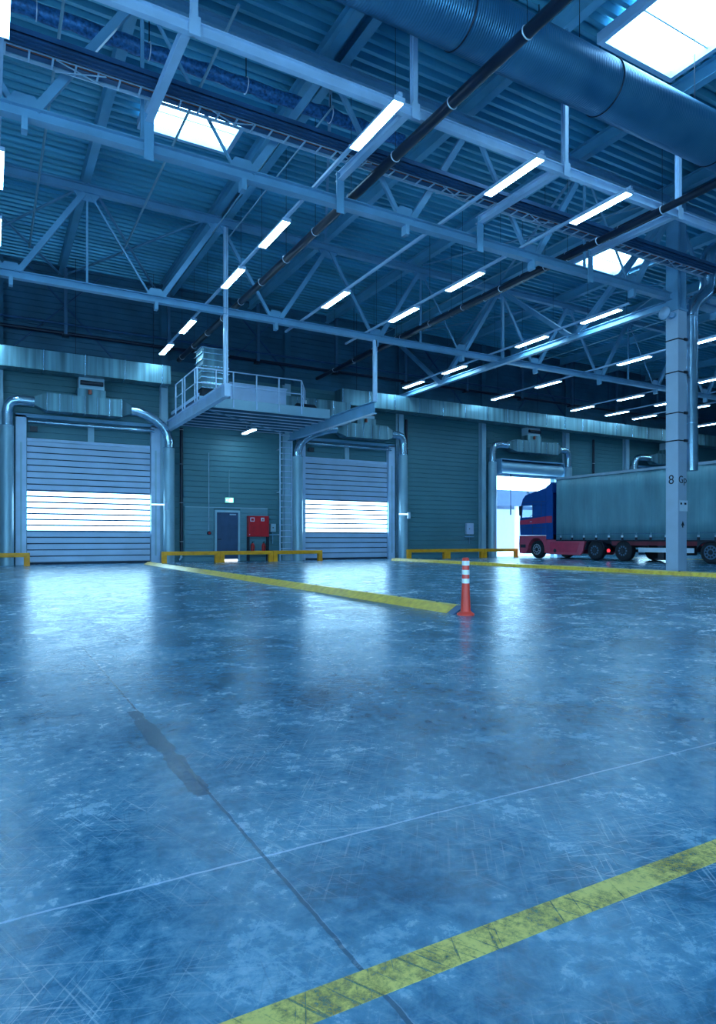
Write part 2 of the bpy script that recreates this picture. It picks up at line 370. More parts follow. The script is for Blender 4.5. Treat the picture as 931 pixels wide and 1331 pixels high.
# ------------------------------------------------------------------ skylights
sky = [(4.65, 16.98), (12.82, 8.8), (21.2, 17.5), (-3.6, 8.6), (4.65, 0.6), (21.2, 1.0), (29.4, 8.8), (37.5, 17.2), (37.5, 1.0)]  # skylights out of view are added to light the hall
for i, (x, y) in enumerate(sky):
    lab = ['square roof skylight above the left row of lamps, behind the cable ladder', 'large bright roof skylight above the big round duct',
           'far roof skylight beyond the tall column and cable tray'][i] if i < 3 else 'roof skylight outside the picture over the hall'
    w = thing('window_%d' % (i + 1), lab, 'skylight', (x, y, 0), kind='structure')
    hy = .82 if i in (0, 2) else 1.0
    MB().box(-1.12, 1.12, -hy, hy, DZ - 0.06, DZ - 0.03).build('pane', 'sky_pane', w)
    f = MB()
    for a in (-1, 1):
        f.box(min(a * 1.12, a * 1.24), max(a * 1.12, a * 1.24), -hy - .12, hy + .12, DZ - 0.24, DZ - 0.01)
        f.box(-1.12, 1.12, min(a * hy, a * (hy + .12)), max(a * hy, a * (hy + .12)), DZ - 0.24, DZ - 0.01)
    f.build('frame', 'steel_pale', w)
    MB().bar((-1.12, 0.1, DZ - 0.12), (1.12, 0.1, DZ - 0.12), 0.03, 0.03).build('glazing_bar', 'steel_pale', w)

# ------------------------------------------------------------------ roof trusses
def truss(y, lab):
    t = thing('roof_truss', lab, 'truss', (0, y, 8.36))
    z0, z1 = 0.11, 3.02
    MB().hbeam((XL, 0, z0), (XR, 0, z0), 0.20, 0.22, 0.022).build('bottom_chord', 'steel', t)
    MB().hbeam((XL, 0, z1), (XR, 0, z1), 0.20, 0.24, 0.022).build('top_chord', 'steel', t)
    for k in range(-3, 13):
        xb = 0.55 + 4 * k
        if xb < XL + 2 or xb > XR - 3: continue
        for s in (-1, 1):
            thick = 0.15 if (s > 0) else 0.10
            if k % 3 == 1 and s < 0: thick = 0.055
            MB().bar((xb + s * 0.18, 0, z0 + 0.10), (xb + s * 1.92, 0, z1 - 0.12), thick, thick * 0.8, (0, 1, 0)).build('diagonal', 'steel', t)
        MB().prof([(xb - .32, z0 + .10), (xb + .32, z0 + .10), (xb + .16, z0 + .34), (xb - .16, z0 + .34)], 'y', -0.012, 0.012).build('gusset', 'steel', t)
        MB().box(xb - .05, xb + .05, -.10, .10, -0.22, 0.0).build('plate', 'steel', t)
        MB().prof([(xb + 1.6, z1 - .10), (xb + 2.4, z1 - .10), (xb + 2.2, z1 - .36), (xb + 1.8, z1 - .36)], 'y', -0.012, 0.012).build('gusset', 'steel', t)
        if k % 3 == 0:
            MB().bar((xb + 2, 0, z0 + .1), (xb + 2, 0, z1 - .12), .06, .06).build('vertical', 'steel', t)
    return t
truss(12.9, 'near steel roof truss crossing the hall and meeting the numbered column')
truss(20.9, 'far steel roof truss crossing the hall and carrying the mezzanine hangers')
# longitudinal truss in line with the column
t = thing('roof_truss', 'steel girder truss running from the tall column back to the dock wall', 'truss', (18.52, 0, 8.33))
MB().hbeam((0, 13.15, 0), (0, 28.65, 0), 0.2, 0.22, 0.022).build('bottom_chord', 'steel', t)
for yb in (16.9, 24.9):
    for s in (-1, 1):
        MB().bar((0, yb + s * .2, 0.1), (0, yb + s * 3.8, 2.9), 0.17, 0.17, (1, 0, 0)).build('diagonal', 'steel', t)
MB().bar((0, 20.7, 0.1), (0, 20.7, 2.9), .10, .10).build('vertical', 'steel', t)

# flat wind bracing under the roof sheets
n = 0
for (xa, ya, xb, yb) in [(-1.5, 20.9, 2.5, 28.7), (2.6, 20.9, -1.4, 28.7), (2.7, 28.7, 6.5, 21), (6.3, 28.7, 2.7, 21), (14.6, 13, 18.4, 20.8), (18.4, 13, 14.6, 20.8),
                         (18.6, 21, 22.4, 28.7), (22.4, 21, 18.6, 28.7), (22.6, 13.1, 26.4, 20.8), (26.4, 13.1, 22.6, 20.8), (6.7, 13.1, 10.4, 20.8)]:
    where = ['left end bay by the dock wall', 'left end bay crossing the other brace', 'bay left of the mezzanine', 'bay left of the mezzanine crossing its twin',
             'bay in front of the girder truss', 'bay in front of the girder truss crossing its twin', 'far bay behind the girder truss', 'far bay behind the girder truss crossing its twin',
             'bay right of the column', 'bay right of the column crossing its twin', 'bay over the middle lamp rows'][n]
    o = MB().bar((xa, ya, DZ - .44 - .05 * (n % 2)), (xb, yb, DZ - .44 - .05 * (n % 2)), .08, .04).build('wind_brace', 'steel')
    tag(o, 'diagonal roof brace in the ' + where, 'brace', 'diagonal braces under the roof'); n += 1

# ------------------------------------------------------------------ suspended service frame
BZ = 8.98
fr = thing('service_beam', 'suspended steel beam on tall hangers just behind the big duct', 'beam', (0, 10.2, BZ))
MB().hbeam((XL, 0, 0), (XR - 10, 0, 0), 0.11, 0.2, 0.018).build('beam', 'steel_pale', fr)
for x in (-1.2, 2.8, 6.95, 10.9, 14.8, 22.8, 26.8):
    MB().hbeam((x, 0, -0.1), (x, 0, DZ - BZ - .40), 0.10, 0.12, 0.016, up=(0, 1, 0)).build('hanger', 'steel_pale', fr)
    MB().box(x - .09, x + .09, -.075, -.058, -.14, .16).build('bolt_plate', 'steel_pale', fr)
for i, x in enumerate((-1.2, 2.7, 6.8, 10.75, 14.7)):
    s = thing('bracket_arm', ['bracket arm at the far left edge beneath the cable ladder', 'bracket arm crossing the cable ladder beside the left skylight', 'bracket arm beside the brightest lamp of the left row',
              'bracket arm under the second bright near lamp', 'bracket arm nearest the tall column'][i], 'beam', (x, 10.26, BZ), group='bracket arms of the service beam')
    MB().hbeam((0, 0, 0), (-.05, 2.62, 0), 0.14, 0.17, 0.018).build('arm', 'steel_pale', s)
    MB().box(-.14, .04, 2.50, 2.53, -.80, .09).build('end_plate', 'steel', s)
    MB().box(-.05, .05, 2.53, 2.62, -.10, .08).build('cleat', 'steel', s)

# cable tray and ladder
ct = thing('cable_tray', 'long dark solid cable tray lying on the bracket arms', 'cable tray', (0, 11.78, BZ + .115))
b = MB()
b.box(-.4, 19.3, 0, .32, 0, .012); b.box(-.4, 19.3, 0, .014, 0, .10); b.box(-.4, 19.3, .306, .32, 0, .10)
for k in range(3): b.box(-.4, 19.3, .05 + .1 * k, .07 + .1 * k, -.02, 0)
b.build('tray', 'tray', ct)
MB().box(-.4, 19.3, .24, .29, .012, .06).build('cable_bundle', 'redcable', ct)
cl = thing('cable_ladder', 'pale lattice cable ladder with cross braces beside the dark tray', 'cable ladder', (0, 12.14, BZ + .125))
b = MB(); b.box(-.6, 19.3, 0, .025, 0, .05).box(-.6, 19.3, .31, .335, 0, .05); b.build('side_rail', 'ladder', cl)
x = -.5
while x < 19.2:
    MB().box(x, x + .03, .02, .32, .005, .03).build('rung', 'ladder', cl); x += .36
for k in range(7):
    x0 = 1.0 + 2.7 * k
    MB().bar((x0, .02, -.01), (x0 + .8, .32, -.01), .022, .012).bar((x0, .32, -.022), (x0 + .8, .02, -.022), .022, .012).build('cross_brace', 'ladder', cl)
MB().box(-.4, 19.3, .05, .12, .035, .09).build('cable_bundle', 'redcable', cl)
MB().box(-.4, 19.3, .14, .27, .035, .08).build('cable_bundle', 'tray', cl)

# ------------------------------------------------------------------ big round duct and black pipes
bd = thing('round_duct', 'huge ribbed round ventilation duct under the roof', 'duct', (0, 8.85, 9.86))
MB().tube([(XL + .05, 0, 0), (10, 0, 0), (30, 0, 0), (XR - .05, 0, 0)], 0.5, 64).build('duct', 'bigduct', bd)
for k in range(-4, 12):
    MB().ring((6.95 + 3.55 * k, 0, 0), (1, 0, 0), 0.505, 0.014, 64, 8).build('joint_ring', 'black', bd)
    MB().tube([(6.3 + 3.55 * k, 0, .48), (6.3 + 3.55 * k, 0, DZ - 9.86 - .01)], .008, 6).build('hanger_rod', 'black', bd)
def black_pipe(x, z, r, y0, y1, lab, step=1.87, off=0.0):
    p = thing('black_pipe', lab, 'pipe', (x, 0, z))
    MB().tube([(0, y0, 0), (0, (y0 + y1) / 2, 0), (0, y1, 0)], r, 24).build('pipe', 'black', p)
    yy = y0 + .35 + off
    while yy < y1 - .2:
        MB().ring((0, yy, 0), (0, 1, 0), r + .004, .012, 24, 6).build('clamp', 'clamp', p)
        if not (8.2 < yy < 9.5 or 11.5 < yy < 12.6): MB().tube([(0, yy, r), (0, yy, DZ - z - .02)], .006, 6).build('hanger_rod', 'black', p)
        yy += step
black_pipe(7.2, 8.77, 0.10, 3.4, 28.6, 'long black pipe passing under the big duct and above the near lamps')
black_pipe(13.85, 8.77, 0.085, 3.4, 28.6, 'black pipe running back over the middle of the hall', off=.6)
black_pipe(14.98, 9.40, 0.13, 10.8, 28.6, 'thicker black pipe beside and above the middle black pipe', off=.9)
black_pipe(21.2, 9.32, 0.09, 10.6, 28.6, 'black pipe running back beyond the tall column', off=.2)
for i, (x, z, y0, y1, r) in enumerate([(1.19, 10.75, 11, 24.5, .03), (3.98, 10.75, 11.5, 23.5, .03), (6.25, 10.8, 13.2, 20.6, .022), (6.8, 10.8, 13.2, 20.6, .022), (16.6, 10.9, 13, 28, .02), (26.4, 10.8, 12, 28, .03)]):
    o = MB().tube([(x, y0, z), (x, y1, z)], r, 12).build('sprinkler_pipe', 'pipe_paint')
    tag(o, ['thin roof pipe near the left edge', 'thin roof pipe passing the left skylight', 'thin bright conduit left of the doubled purlin', 'thin bright conduit right of the doubled purlin',
            'thin roof pipe over the middle lamps', 'thin roof pipe beyond the tall column'][i], 'pipe', 'thin pipes under the roof')
    yy = y0 + 1
# insulated flexible duct
fd = thing('insulated_duct', 'blue foil wrapped round duct hung between near truss and skylight', 'duct', (0, 13.95, 11.1))
pp = [(-.6 + .25 * i, 0.0, 0.02 * math.sin(i * 1.7)) for i in range(40)]
MB().tube(pp, [.15 + .012 * math.sin(i * 2.1) for i in range(40)], 20).build('duct', 'insul', fd)
for x in (.8, 2.9, 5.0, 7.1):
    MB().tube([(x, 0, .1), (x, 0, DZ - 11.1 - .02)], .012, 8).build('hanger_rod', 'black', fd)
    MB().ring((x, 0, 0), (1, 0, 0), .166, .012, 24, 6).build('clamp', 'clamp', fd)
# short stub brackets under the duct
for i, (x, y) in enumerate([(5.9, 10.0), (9.9, 9.6), (11.9, 9.75)]):
    b = thing('pipe_stub', ['short capped pipe stub beneath the big duct above the left lamps', 'short capped pipe stub beneath the duct in the middle', 'short capped pipe stub beneath the duct near the column'][i], 'pipe', (x, y, 11.0), group='short stubs by the big duct')
    MB().tube([(0, -.4, 0), (0, .4, 0)], .035, 12).build('pipe', 'galv_pipe', b)
    MB().tube([(0, .36, 0), (0, .36, 1.03)], .012, 8).build('hanger_rod', 'black', b)
    MB().tube([(0, .38, 0), (0, .46, 0)], .05, 12).build('cap', 'black', b)

# ------------------------------------------------------------------ lamps and rails
def make_lamp(length):
    t = thing('tube_lamp', 'x', 'lamp')
    h = MB().prof([(-.105, 0), (-.085, .07), (.085, .07), (.105, 0)], 'y', -length / 2, length / 2); h.build('housing', 'housing', t)
    MB().box(-.094, .094, -length / 2 + .02, length / 2 - .02, -.012, -.002).build('diffuser', 'lamp', t)
    for q in (-1, 1):
        MB().box(-.11, .11, q * (length / 2 + .01) - .01, q * (length / 2 + .01) + .01, -.012, .072).build('end_cap', 'housing', t)
    return t
proto = make_lamp(1.6); used = False
rows = [(.17, 9.2, 28.4, [10.4, 15.3, 18.4, 23.4, 26.6]), (6.17, 9.45, 27.4, [10.3, 15.2, 18.35, 23.3, 26.5]), (9.55, 9.5, 22.4, [10.35, 18.4]), (12.18, 9.5, 22.6, [10.35, 15.25, 18.5]),
        (18.1, 14.2, 27.5, [15.35, 18.6, 23.4, 26.6]), (23.8, 12, 27.5, [15.3, 18.45, 23.35, 26.6]), (29.9, 14, 27.5, [18.7, 23.4, 26.65]),
        (32.9, 20, 27.5, [23.3, 26.7]), (35.4, 20, 27.6, [23.3, 26.7]), (41.4, 20, 27.5, [23.3, 26.4])]
for r, (x, y0, y1, ys) in enumerate(rows):
    rn = ORD[r] + ' lamp row from the left'
    rail = MB().box(-.035, .035, y0, y1, 0, .06).build('lamp_rail', 'steel_pale', loc=(x, 0, 8.62))
    tag(rail, 'slim pale lamp rail of the ' + rn, 'rail', 'rails carrying the lamp rows')
    for i, y in enumerate(ys):
        l = copy_tree(proto) if used else proto
        used = True
        l.location = (x, y, 8.548)
        nm = ['nearest', 'second nearest', 'third nearest', 'fourth nearest', 'farthest'][i] if i < len(ys) - 1 or len(ys) == 1 else 'farthest'
        tag(l, 'glowing tube lamp, %s on the %s' % (nm, rn), 'lamp', 'glowing tube lamps of the hall')

# ------------------------------------------------------------------ tall column
cx, cy = 18.5, 12.82
c = thing('steel_column', 'tall pale square column marked 8 in front of the truck trailer', 'column', (cx, cy, 0))
MB().box(-.21, .21, -.21, .21, 0, 8.0).build('shaft', 'concrete_col', c, bevel=.012)
MB().box(-.235, .235, -.235, .235, 8.0, 8.06).build('cap_plate', 'steel', c)
MB().hbeam((0, 0, 8.06), (0, 0, DZ - .4), .40, .42, .03, up=(1, 0, 0)).build('upper_shaft', 'steel', c)
for z in (4.0, 4.85, 6.1, 7.1):
    b = MB()
    for s in (-1, 1): b.box(-.222, .222, s * .216 - .006, s * .216 + .006, z, z + .035).box(s * .216 - .006, s * .216 + .006, -.222, .222, z, z + .035)
    b.box(.05, .2, -.26, -.22, z - .02, z + .06); b.build('strap', 'ink', c)
def text(s, size, parent, loc, rot, mat, name='lettering'):
    cu = bpy.data.curves.new(name, 'FONT'); cu.body = s; cu.size = size; cu.extrude = .002; cu.align_x = 'CENTER'
    tmp = bpy.data.objects.new('tmp', cu); COL.objects.link(tmp)
    dg = bpy.context.evaluated_depsgraph_get(); me = bpy.data.meshes.new_from_object(tmp.evaluated_get(dg))
    bpy.data.objects.remove(tmp)
    me.materials.clear(); me.materials.append(M[mat])
    o = bpy.data.objects.new(name, me); COL.objects.link(o); o.parent = parent; o.location = loc; o.rotation_euler = rot
    return o
o = text('8', .40, c, (-.215, 0.02, 2.70), (PI / 2, 0, -PI / 2), 'ink', 'number'); o['label'] = 'black stencilled 8'
o = text('Gp', .32, c, (0.0, -.215, 2.72), (PI / 2, 0, 0), 'ink', 'number'); o['label'] = 'black stencilled Gp'
s = MB().box(-.16, .03, -.222, -.214, 1.86, 2.19).box(.04, .23, -.222, -.214, 1.86, 2.19).build('notice', 'paper', c)
MB().box(-.12, -.04, -.2235, -.2215, 2.06, 2.12).box(.07, .17, -.2235, -.2215, 2.06, 2.12).build('print', 'ink', s)
MB().prof([(-.07, 1.42), (.09, 1.42), (.01, 1.56)], 'y', -.216, -.211).box(-.02, .03, -.216, -.211, 1.36, 1.42).build('symbol', 'ink', c)
hs = thing('horn_speaker', 'round horn loudspeaker fixed high on the column side', 'speaker', (cx - .42, cy - .06, 7.86))
MB().tube([(.15, 0, 0), (.05, 0, 0), (-.05, 0, 0), (-.15, 0, 0), (-.24, 0, 0), (-.235, 0, 0), (-.15, 0, 0), (-.05, 0, 0), (0, 0, 0)], [.07, .07, .09, .13, .205, .19, .12, .07, .01], 24, caps=False).build('horn', 'steel_pale', hs)
MB().tube([(.21, 0, 0), (.15, 0, 0)], .09, 20).build('driver', 'steel', hs)
MB().tube([(0, 0, 0), (-.12, 0, 0)], [.03, .05], 14).build('inner_cone', 'dull', hs)
MB().ring((-.24, 0, 0), (1, 0, 0), .2, .012, 24, 6).build('rim', 'steel', hs)
MB().box(.10, .208, .03, .10, -.10, .10).build('bracket', 'steel', hs)

# spiral pipe beside the column
def arc(p0, p1, p2, n=7):
    p0, p1, p2 = Vector(p0), Vector(p1), Vector(p2)
    return [(1 - t) ** 2 * p0 + 2 * t * (1 - t) * p1 + t * t * p2 for t in [i / n for i in range(n + 1)]]
sp = thing('spiral_pipe', 'shiny galvanised pipe dropping beside the column with bends on top', 'duct', (19.2, 12.8, 0))
MB().tube([(0, 0, 3.15), (0, 0, 4.6)], .205, 32).build('smooth_end', 'galv_pipe', sp)
pts = [(0, 0, 4.6)]; rr = [.19]
z = 4.6; i = 0
while z < 7.95:
    z += .045; pts.append((0, 0, z)); rr.append(.19 if i % 2 else .198); i += 1
MB().tube(pts, rr, 32).build('flexible_pipe', 'galv_pipe', sp)
path = arc((0, 0, z), (0, 0, 8.35), (.35, 0, 8.55), 3) + arc((.55, 0, 8.68), (.85, 0, 8.85), (.85, 0, 9.25), 3) + [(.85, 0, 9.7)] + arc((.85, 0, 9.8), (.85, 0, 10.35), (1.4, 0, 10.35), 4) + [(4.5, 0, 10.35)]
MB().tube(path, [.2 + .025 * min(1, i / 5) for i in range(len(path))], 28).build('elbow_pipe', 'galv_pipe', sp)
for q in ((0, 0, 4.6), (.85, 0, 9.25), (.85, 0, 9.75), (0, 0, 7.97)):
    MB().ring(q, (0, 0, 1), .2, .012, 28, 6).build('seam_ring', 'galv_pipe', sp)
MB().box(-.49, -.18, -.03, .03, 6.1, 6.14).build('bracket', 'ink', sp)

# ------------------------------------------------------------------ roller doors
def slats(x0, x1, z0, z1, y, pitch=.25):
    pts = []; z = z0
    pts = [(y + .05, z0)]
    while z < z1 - .01:
        zt = min(z + pitch, z1)
        pts += [(y, z + .012), (y - .008, z + .03), (y - .008, zt - .028), (y, zt - .012), (y + .028, zt - .008), (y + .028, zt + .008)]
        z += pitch
    pts = [q for q in pts if q[1] <= z1 + 1e-6] + [(y + .05, z1)]
    return MB().prof(pts, 'x', x0, x1)
def roller_door(idx, x0, x1, lab, opened=False):
    d = thing('door_%d' % idx, lab, 'roller door', (x0, WY - .12, 0), kind='structure')
    w = x1 - x0
    if not opened:
        slats(0.02, w - .02, .08, 1.33, 0).build('lower_slats', 'shutter', d)
        slats(0.02, w - .02, 2.93, 4.88, 0).build('upper_slats', 'shutter', d)
        MB().box(0.03, w - .03, .03, .05, 1.33, 2.93).build('window_pane', 'pane', d)
        k = 0; z = 1.33
        while z < 2.95:
            MB().box(0.02, w - .02, -.008, .03, z - .034, z + .034).build('slat_joint', 'tray', d); z += .229
        g_ = MB()
        for zz0, zz1 in ((.08, 1.33), (2.93, 4.88)):
            z = zz0 + .25
            while z < zz1 - .02: g_.box(0.02, w - .02, -.012, .03, z - .017, z + .017); z += .25
        g_.build('slat_seals', 'gap', d)
        MB().box(0.02, w - .02, -.01, .06, 0.0, .08).build('rubber_seal', 'gap', d)
        MB().box(0.02, w - .02, .0, .05, 4.88, 5.0).build('top_bar', 'steel_pale', d)
        MB().tube([(.05, -.20, 5.62), (w + .1, -.20, 5.62)], .07, 16).build('shaft_tube', 'galv_pipe', d)
        MB().box(w * .5 - .12, w * .5 + .12, .02, .10, 5.0, 5.75).build('mullion', 'trim', d)
        MB().box(.12, .38, -.3, -.1, 5.22, 5.42).build('motor', 'dark', d)
    else:
        MB().tube([(-.05, -.30, 5.12), (w + .05, -.30, 5.12)], .34, 32).build('rolled_shutter', 'pipe_paint', d)
        MB().box(-.1, w + .1, -.68, -.02, 5.5, 5.56).box(-.1, w + .1, -.08, -.02, 4.75, 5.5).build('roller_housing', 'steel', d)
        MB().box(0, w, -.06, .02, 4.64, 4.78).build('bottom_rail', 'alu', d)
        MB().box(-.12, -.06, -.66, -.02, 4.7, 5.56).box(w + .06, w + .12, -.66, -.02, 4.7, 5.56).build('end_plate', 'steel', d)
    for a, b_ in ((-.38, 0.0), (w, w + .38)):
        if opened: b_ = a + .3 if a < 0 else b_
        MB().box(a, b_, -.14, .10, 0, 5.0 if opened else 5.86).build('guide', 'steel_pale', d)
        g = MB()
        xm = (a + b_) / 2
        g.box(xm - .03, xm + .03, -.155, -.14, .3, 4.8); g.build('guide_rail', 'trim', d)
    if not opened: MB().box(-.38, w + .38, -.14, .10, 5.78, 5.92).build('lintel', 'steel', d)
    return d
roller_door(1, 1.30, 6.06, 'closed roller door at the left with a glowing window band')
roller_door(2, 13.30, 18.02, 'closed roller door beside the ladder with a glowing window band')
roller_door(3, 25.30, 30.05, 'open roller door with rolled shutter behind the truck cab', True)
roller_door(6, 37.40, 42.10, 'closed roller door hidden behind the truck trailer')

# personnel door
d = thing('door_4', 'dark grey personnel door in the wall beneath the green exit sign', 'door', (8.98, WY - .05, 0), kind='structure')
MB().box(0, 1.0, -.02, .05, .05, 2.22).build('leaf', 'door', d)
MB().box(-.09, 0, -.05, .05, 0, 2.32).box(1.0, 1.09, -.05, .05, 0, 2.32).box(0, 1.0, -.05, .05, 2.22, 2.32).build('frame', 'trim', d)
MB().box(.05, .20, -.08, -.05, .98, 1.02).box(.05, .08, -.05, -.02, .98, 1.02).build('handle', 'ink', d)
MB().box(.60, .90, -.06, -.02, 2.1, 2.16).build('door_closer', 'alu', d)
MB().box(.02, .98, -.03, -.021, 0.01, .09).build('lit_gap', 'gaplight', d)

# exit sign
e = thing('exit_sign', 'small glowing green exit sign above the personnel door', 'sign', (9.55, WY - .10, 2.66))
MB().box(-.2, .2, -.04, .04, 0, .24).build('housing', 'housing', e)
MB().box(-.19, .19, -.05, -.04, .01, .23).build('sign_face', 'exit_green', e)
g = MB().box(.04, .14, -.053, -.05, .04, .20); g.box(-.02, .01, -.053, -.05, .08, .17).box(-.035, .03, -.053, -.05, .13, .15).box(-.045, -.005, -.053, -.05, .05, .09).box(.0, .03, -.053, -.05, .03, .09)
g.build('pictogram', 'exit_white', e); MB().prof([(-.16, .12), (-.10, .17), (-.10, .07)], 'y', -.053, -.05).build('arrow', 'exit_white', e)
MB().box(-.01, .01, -.01, .01, .24, 1.5).build('cable_duct', 'trim', e)

# fire cabinet
f = thing('fire_cabinet', 'red fire cabinet on a dark stand beside the personnel door', 'fire cabinet', (10.4, WY - .32, 0))
MB().box(0, 1.0, 0, .26, 1.12, 2.08).build('cabinet', 'red', f, bevel=.01)
MB().box(.02, .98, -.012, 0, 1.14, 2.06).build('door', 'red', f)
MB().box(.08, .28, -.018, -.013, 1.82, 2.0).box(.60, .76, -.018, -.013, 1.84, 2.0).build('safety_sign', 'paper', f)
MB().box(.11, .25, -.021, -.018, 1.85, 1.97).prof([(.63, 1.87), (.73, 1.87), (.70, 1.98)], 'y', -.021, -.018).build('safety_pictogram', 'red', f)
MB().box(.03, .06, -.03, -.012, 1.2, 1.24).build('lock', 'clamp', f)
MB().box(0, .05, 0, .05, 0, 1.12).box(.95, 1.0, 0, .05, 0, 1.12).box(0, .05, .2, .25, 0, 1.12).box(.95, 1, .2, .25, 0, 1.12).box(0, 1, .0, .25, .30, .34).build('stand', 'ink', f)
for i, x in enumerate((.24, .78)):
    q = thing('fire_extinguisher', ['red fire extinguisher at the left on the cabinet stand', 'red fire extinguisher at the right on the cabinet stand'][i], 'fire extinguisher', (10.4 + x, WY - .20, .345), group='extinguishers under the fire cabinet')
    MB().tube([(0, 0, 0), (0, 0, .02), (0, 0, .38), (0, 0, .45), (0, 0, .48)], [.075, .085, .085, .055, .025], 20).build('body', 'red', q)
    MB().tube([(0, 0, .48), (0, 0, .54)], .02, 10).box(-.02, .09, -.012, .012, .53, .555).build('valve', 'ink', q)
    MB().ring((0, -.10, .30), (0, 1, 0), .07, .012, 20, 6).build('hose', 'redcable', q)

# alarm button with cable, meter boxes
a = thing('alarm_button', 'small round red alarm button hanging on a cable left of the door', 'button', (8.62, WY - .11, 1.28))
MB().tube([(0, -.05, 0), (0, .05, 0)], .085, 20).build('housing', 'ink', a)
MB().tube([(0, -.07, 0), (0, -.05, 0)], .05, 20).build('button', 'red', a)
MB().box(-.012, .012, .03, .05, .08, 3.6).build('cable', 'ladder', a)
for i, (x, z, w, h) in enumerate([(23.2, 1.28, .48, .62), (11.55, 1.35, .26, .38)]):
    q = thing('junction_box', ['white electrical box on the wall left of the open door', 'small grey electrical box beside the red fire cabinet'][i], 'electrical box', (x, WY - .175, z))
    MB().box(0, w, 0, .17, 0, h).build('casing', 'boxwhite' if i == 0 else 'trim', q, bevel=.01)
    MB().box(.02, w - .02, -.01, 0, .02, h - .02).build('lid', 'boxwhite' if i == 0 else 'trim', q)
    MB().box(w * .3, w * .3 + .06, -.016, -.01, h * .45, h * .45 + .05).build('dial', 'ink', q)
    MB().tube([(w / 2, .1, -.02), (w / 2, .1, -.55)], .02, 8).box(-.08, w + .05, .04, .16, -.16, -.1).build('conduit', 'steel', q)

# wall downpipes
for i, x in enumerate((7.38, 19.2, 33.4)):
    q = thing('downpipe', ['dark downpipe on the wall between left roller door and exit', 'dark downpipe right of the second roller door', 'dark downpipe on the wall above the trailer'][i], 'pipe', (x, WY - .12, 0), group='dark downpipes')
    MB().tube([(0, 0, .3), (0, 0, 7.3 if i else 5.88)], .07, 16).build('pipe', 'black', q)
    MB().tube(arc((0, 0, .3), (0, 0, .12), (-.12, -.02, .08), 4), .08, 16).build('shoe', 'galv_pipe', q)
    for z in (.9, 2.6, 4.3, 5.8): MB().ring((0, 0, z), (0, 0, 1), .075, .012, 20, 6).build('clamp', 'clamp', q)

# cat ladder
l = thing('wall_ladder', 'tall pale metal ladder on the wall up to the mezzanine', 'ladder', (11.9, WY - .42, 0))
MB().box(0, .05, 0, .07, 0, 6.45).box(.60, .65, 0, .07, 0, 6.45).build('side_rail', 'steel_pale', l)
for k in range(22): MB().tube([(.03, .035, .28 + .28 * k), (.62, .035, .28 + .28 * k)], .02, 8).build('rung', 'steel_pale', l)
for z in (1.2, 3.2, 5.2): MB().box(.01, .04, .07, .42, z, z + .05).box(.61, .64, .07, .42, z, z + .05).build('wall_bracket', 'steel_pale', l)

# ------------------------------------------------------------------ wall duct
for i, (x0, x1, lab) in enumerate([(XL + 1, 6.62, 'galvanised rectangular duct along the wall at the left'), (14.7, 46, 'galvanised rectangular duct along the wall right of the mezzanine')]):
    q = thing('wall_duct', lab, 'duct', (0, 27.62, 7.45))
    MB().box(x0, x1, 0, .75, 0, .75).build('duct', 'galv', q)
    x = x0 + .02; k = 0
    seams = MB()
    while x < x1:
        s_ = MB().box(x, x + .025, -.015, .765, -.015, .765).build('flange', 'galv_pipe', q); x += 1.48
    x = x0 + 1
    while x < x1: 
        MB().tube([(x, .375, .75), (x, .375, DZ - 7.45)], .01, 6).build('hanger_rod', 'black', q); x += 3
# pipe run high on the wall with drop hangers
q = thing('wall_pipe', 'long thin pipe run high on the dark upper wall', 'pipe', (0, 28.1, 9.45))
MB().tube([(XL + .1, 0, 0), (XR - .1, 0, 0)], .045, 12).build('pipe', 'tray', q)
MB().tube([(XL + .1, .22, -.3), (XR - .1, .22, -.3)], .07, 12).build('pipe', 'black', q)
for k in range(-1, 12):
    x = 2.65 + 4 * k
    MB().box(x - .06, x + .06, -.04, .08, -.4, 2.2).build('drop_hanger', 'dull', q)
    MB().box(x - .12, x + .12, -.08, .3, -.46, -.40).build('saddle', 'black', q)
for i, (x, d_) in enumerate([(0.8, 1), (4.6, -1), (9, 1), (12.8, -1), (19, 1), (23, -1), (27, 1), (31, -1)]):
    o = MB().bar((x, WY - .04, 8.5), (x + d_ * 3.2, WY - .04, 11.8), .05, .05, (0, 1, 0)).build('wall_brace', 'tray')
    tag(o, '%s diagonal brace from the left on the dark upper wall' % ORD[i], 'brace', 'braces on the upper wall')

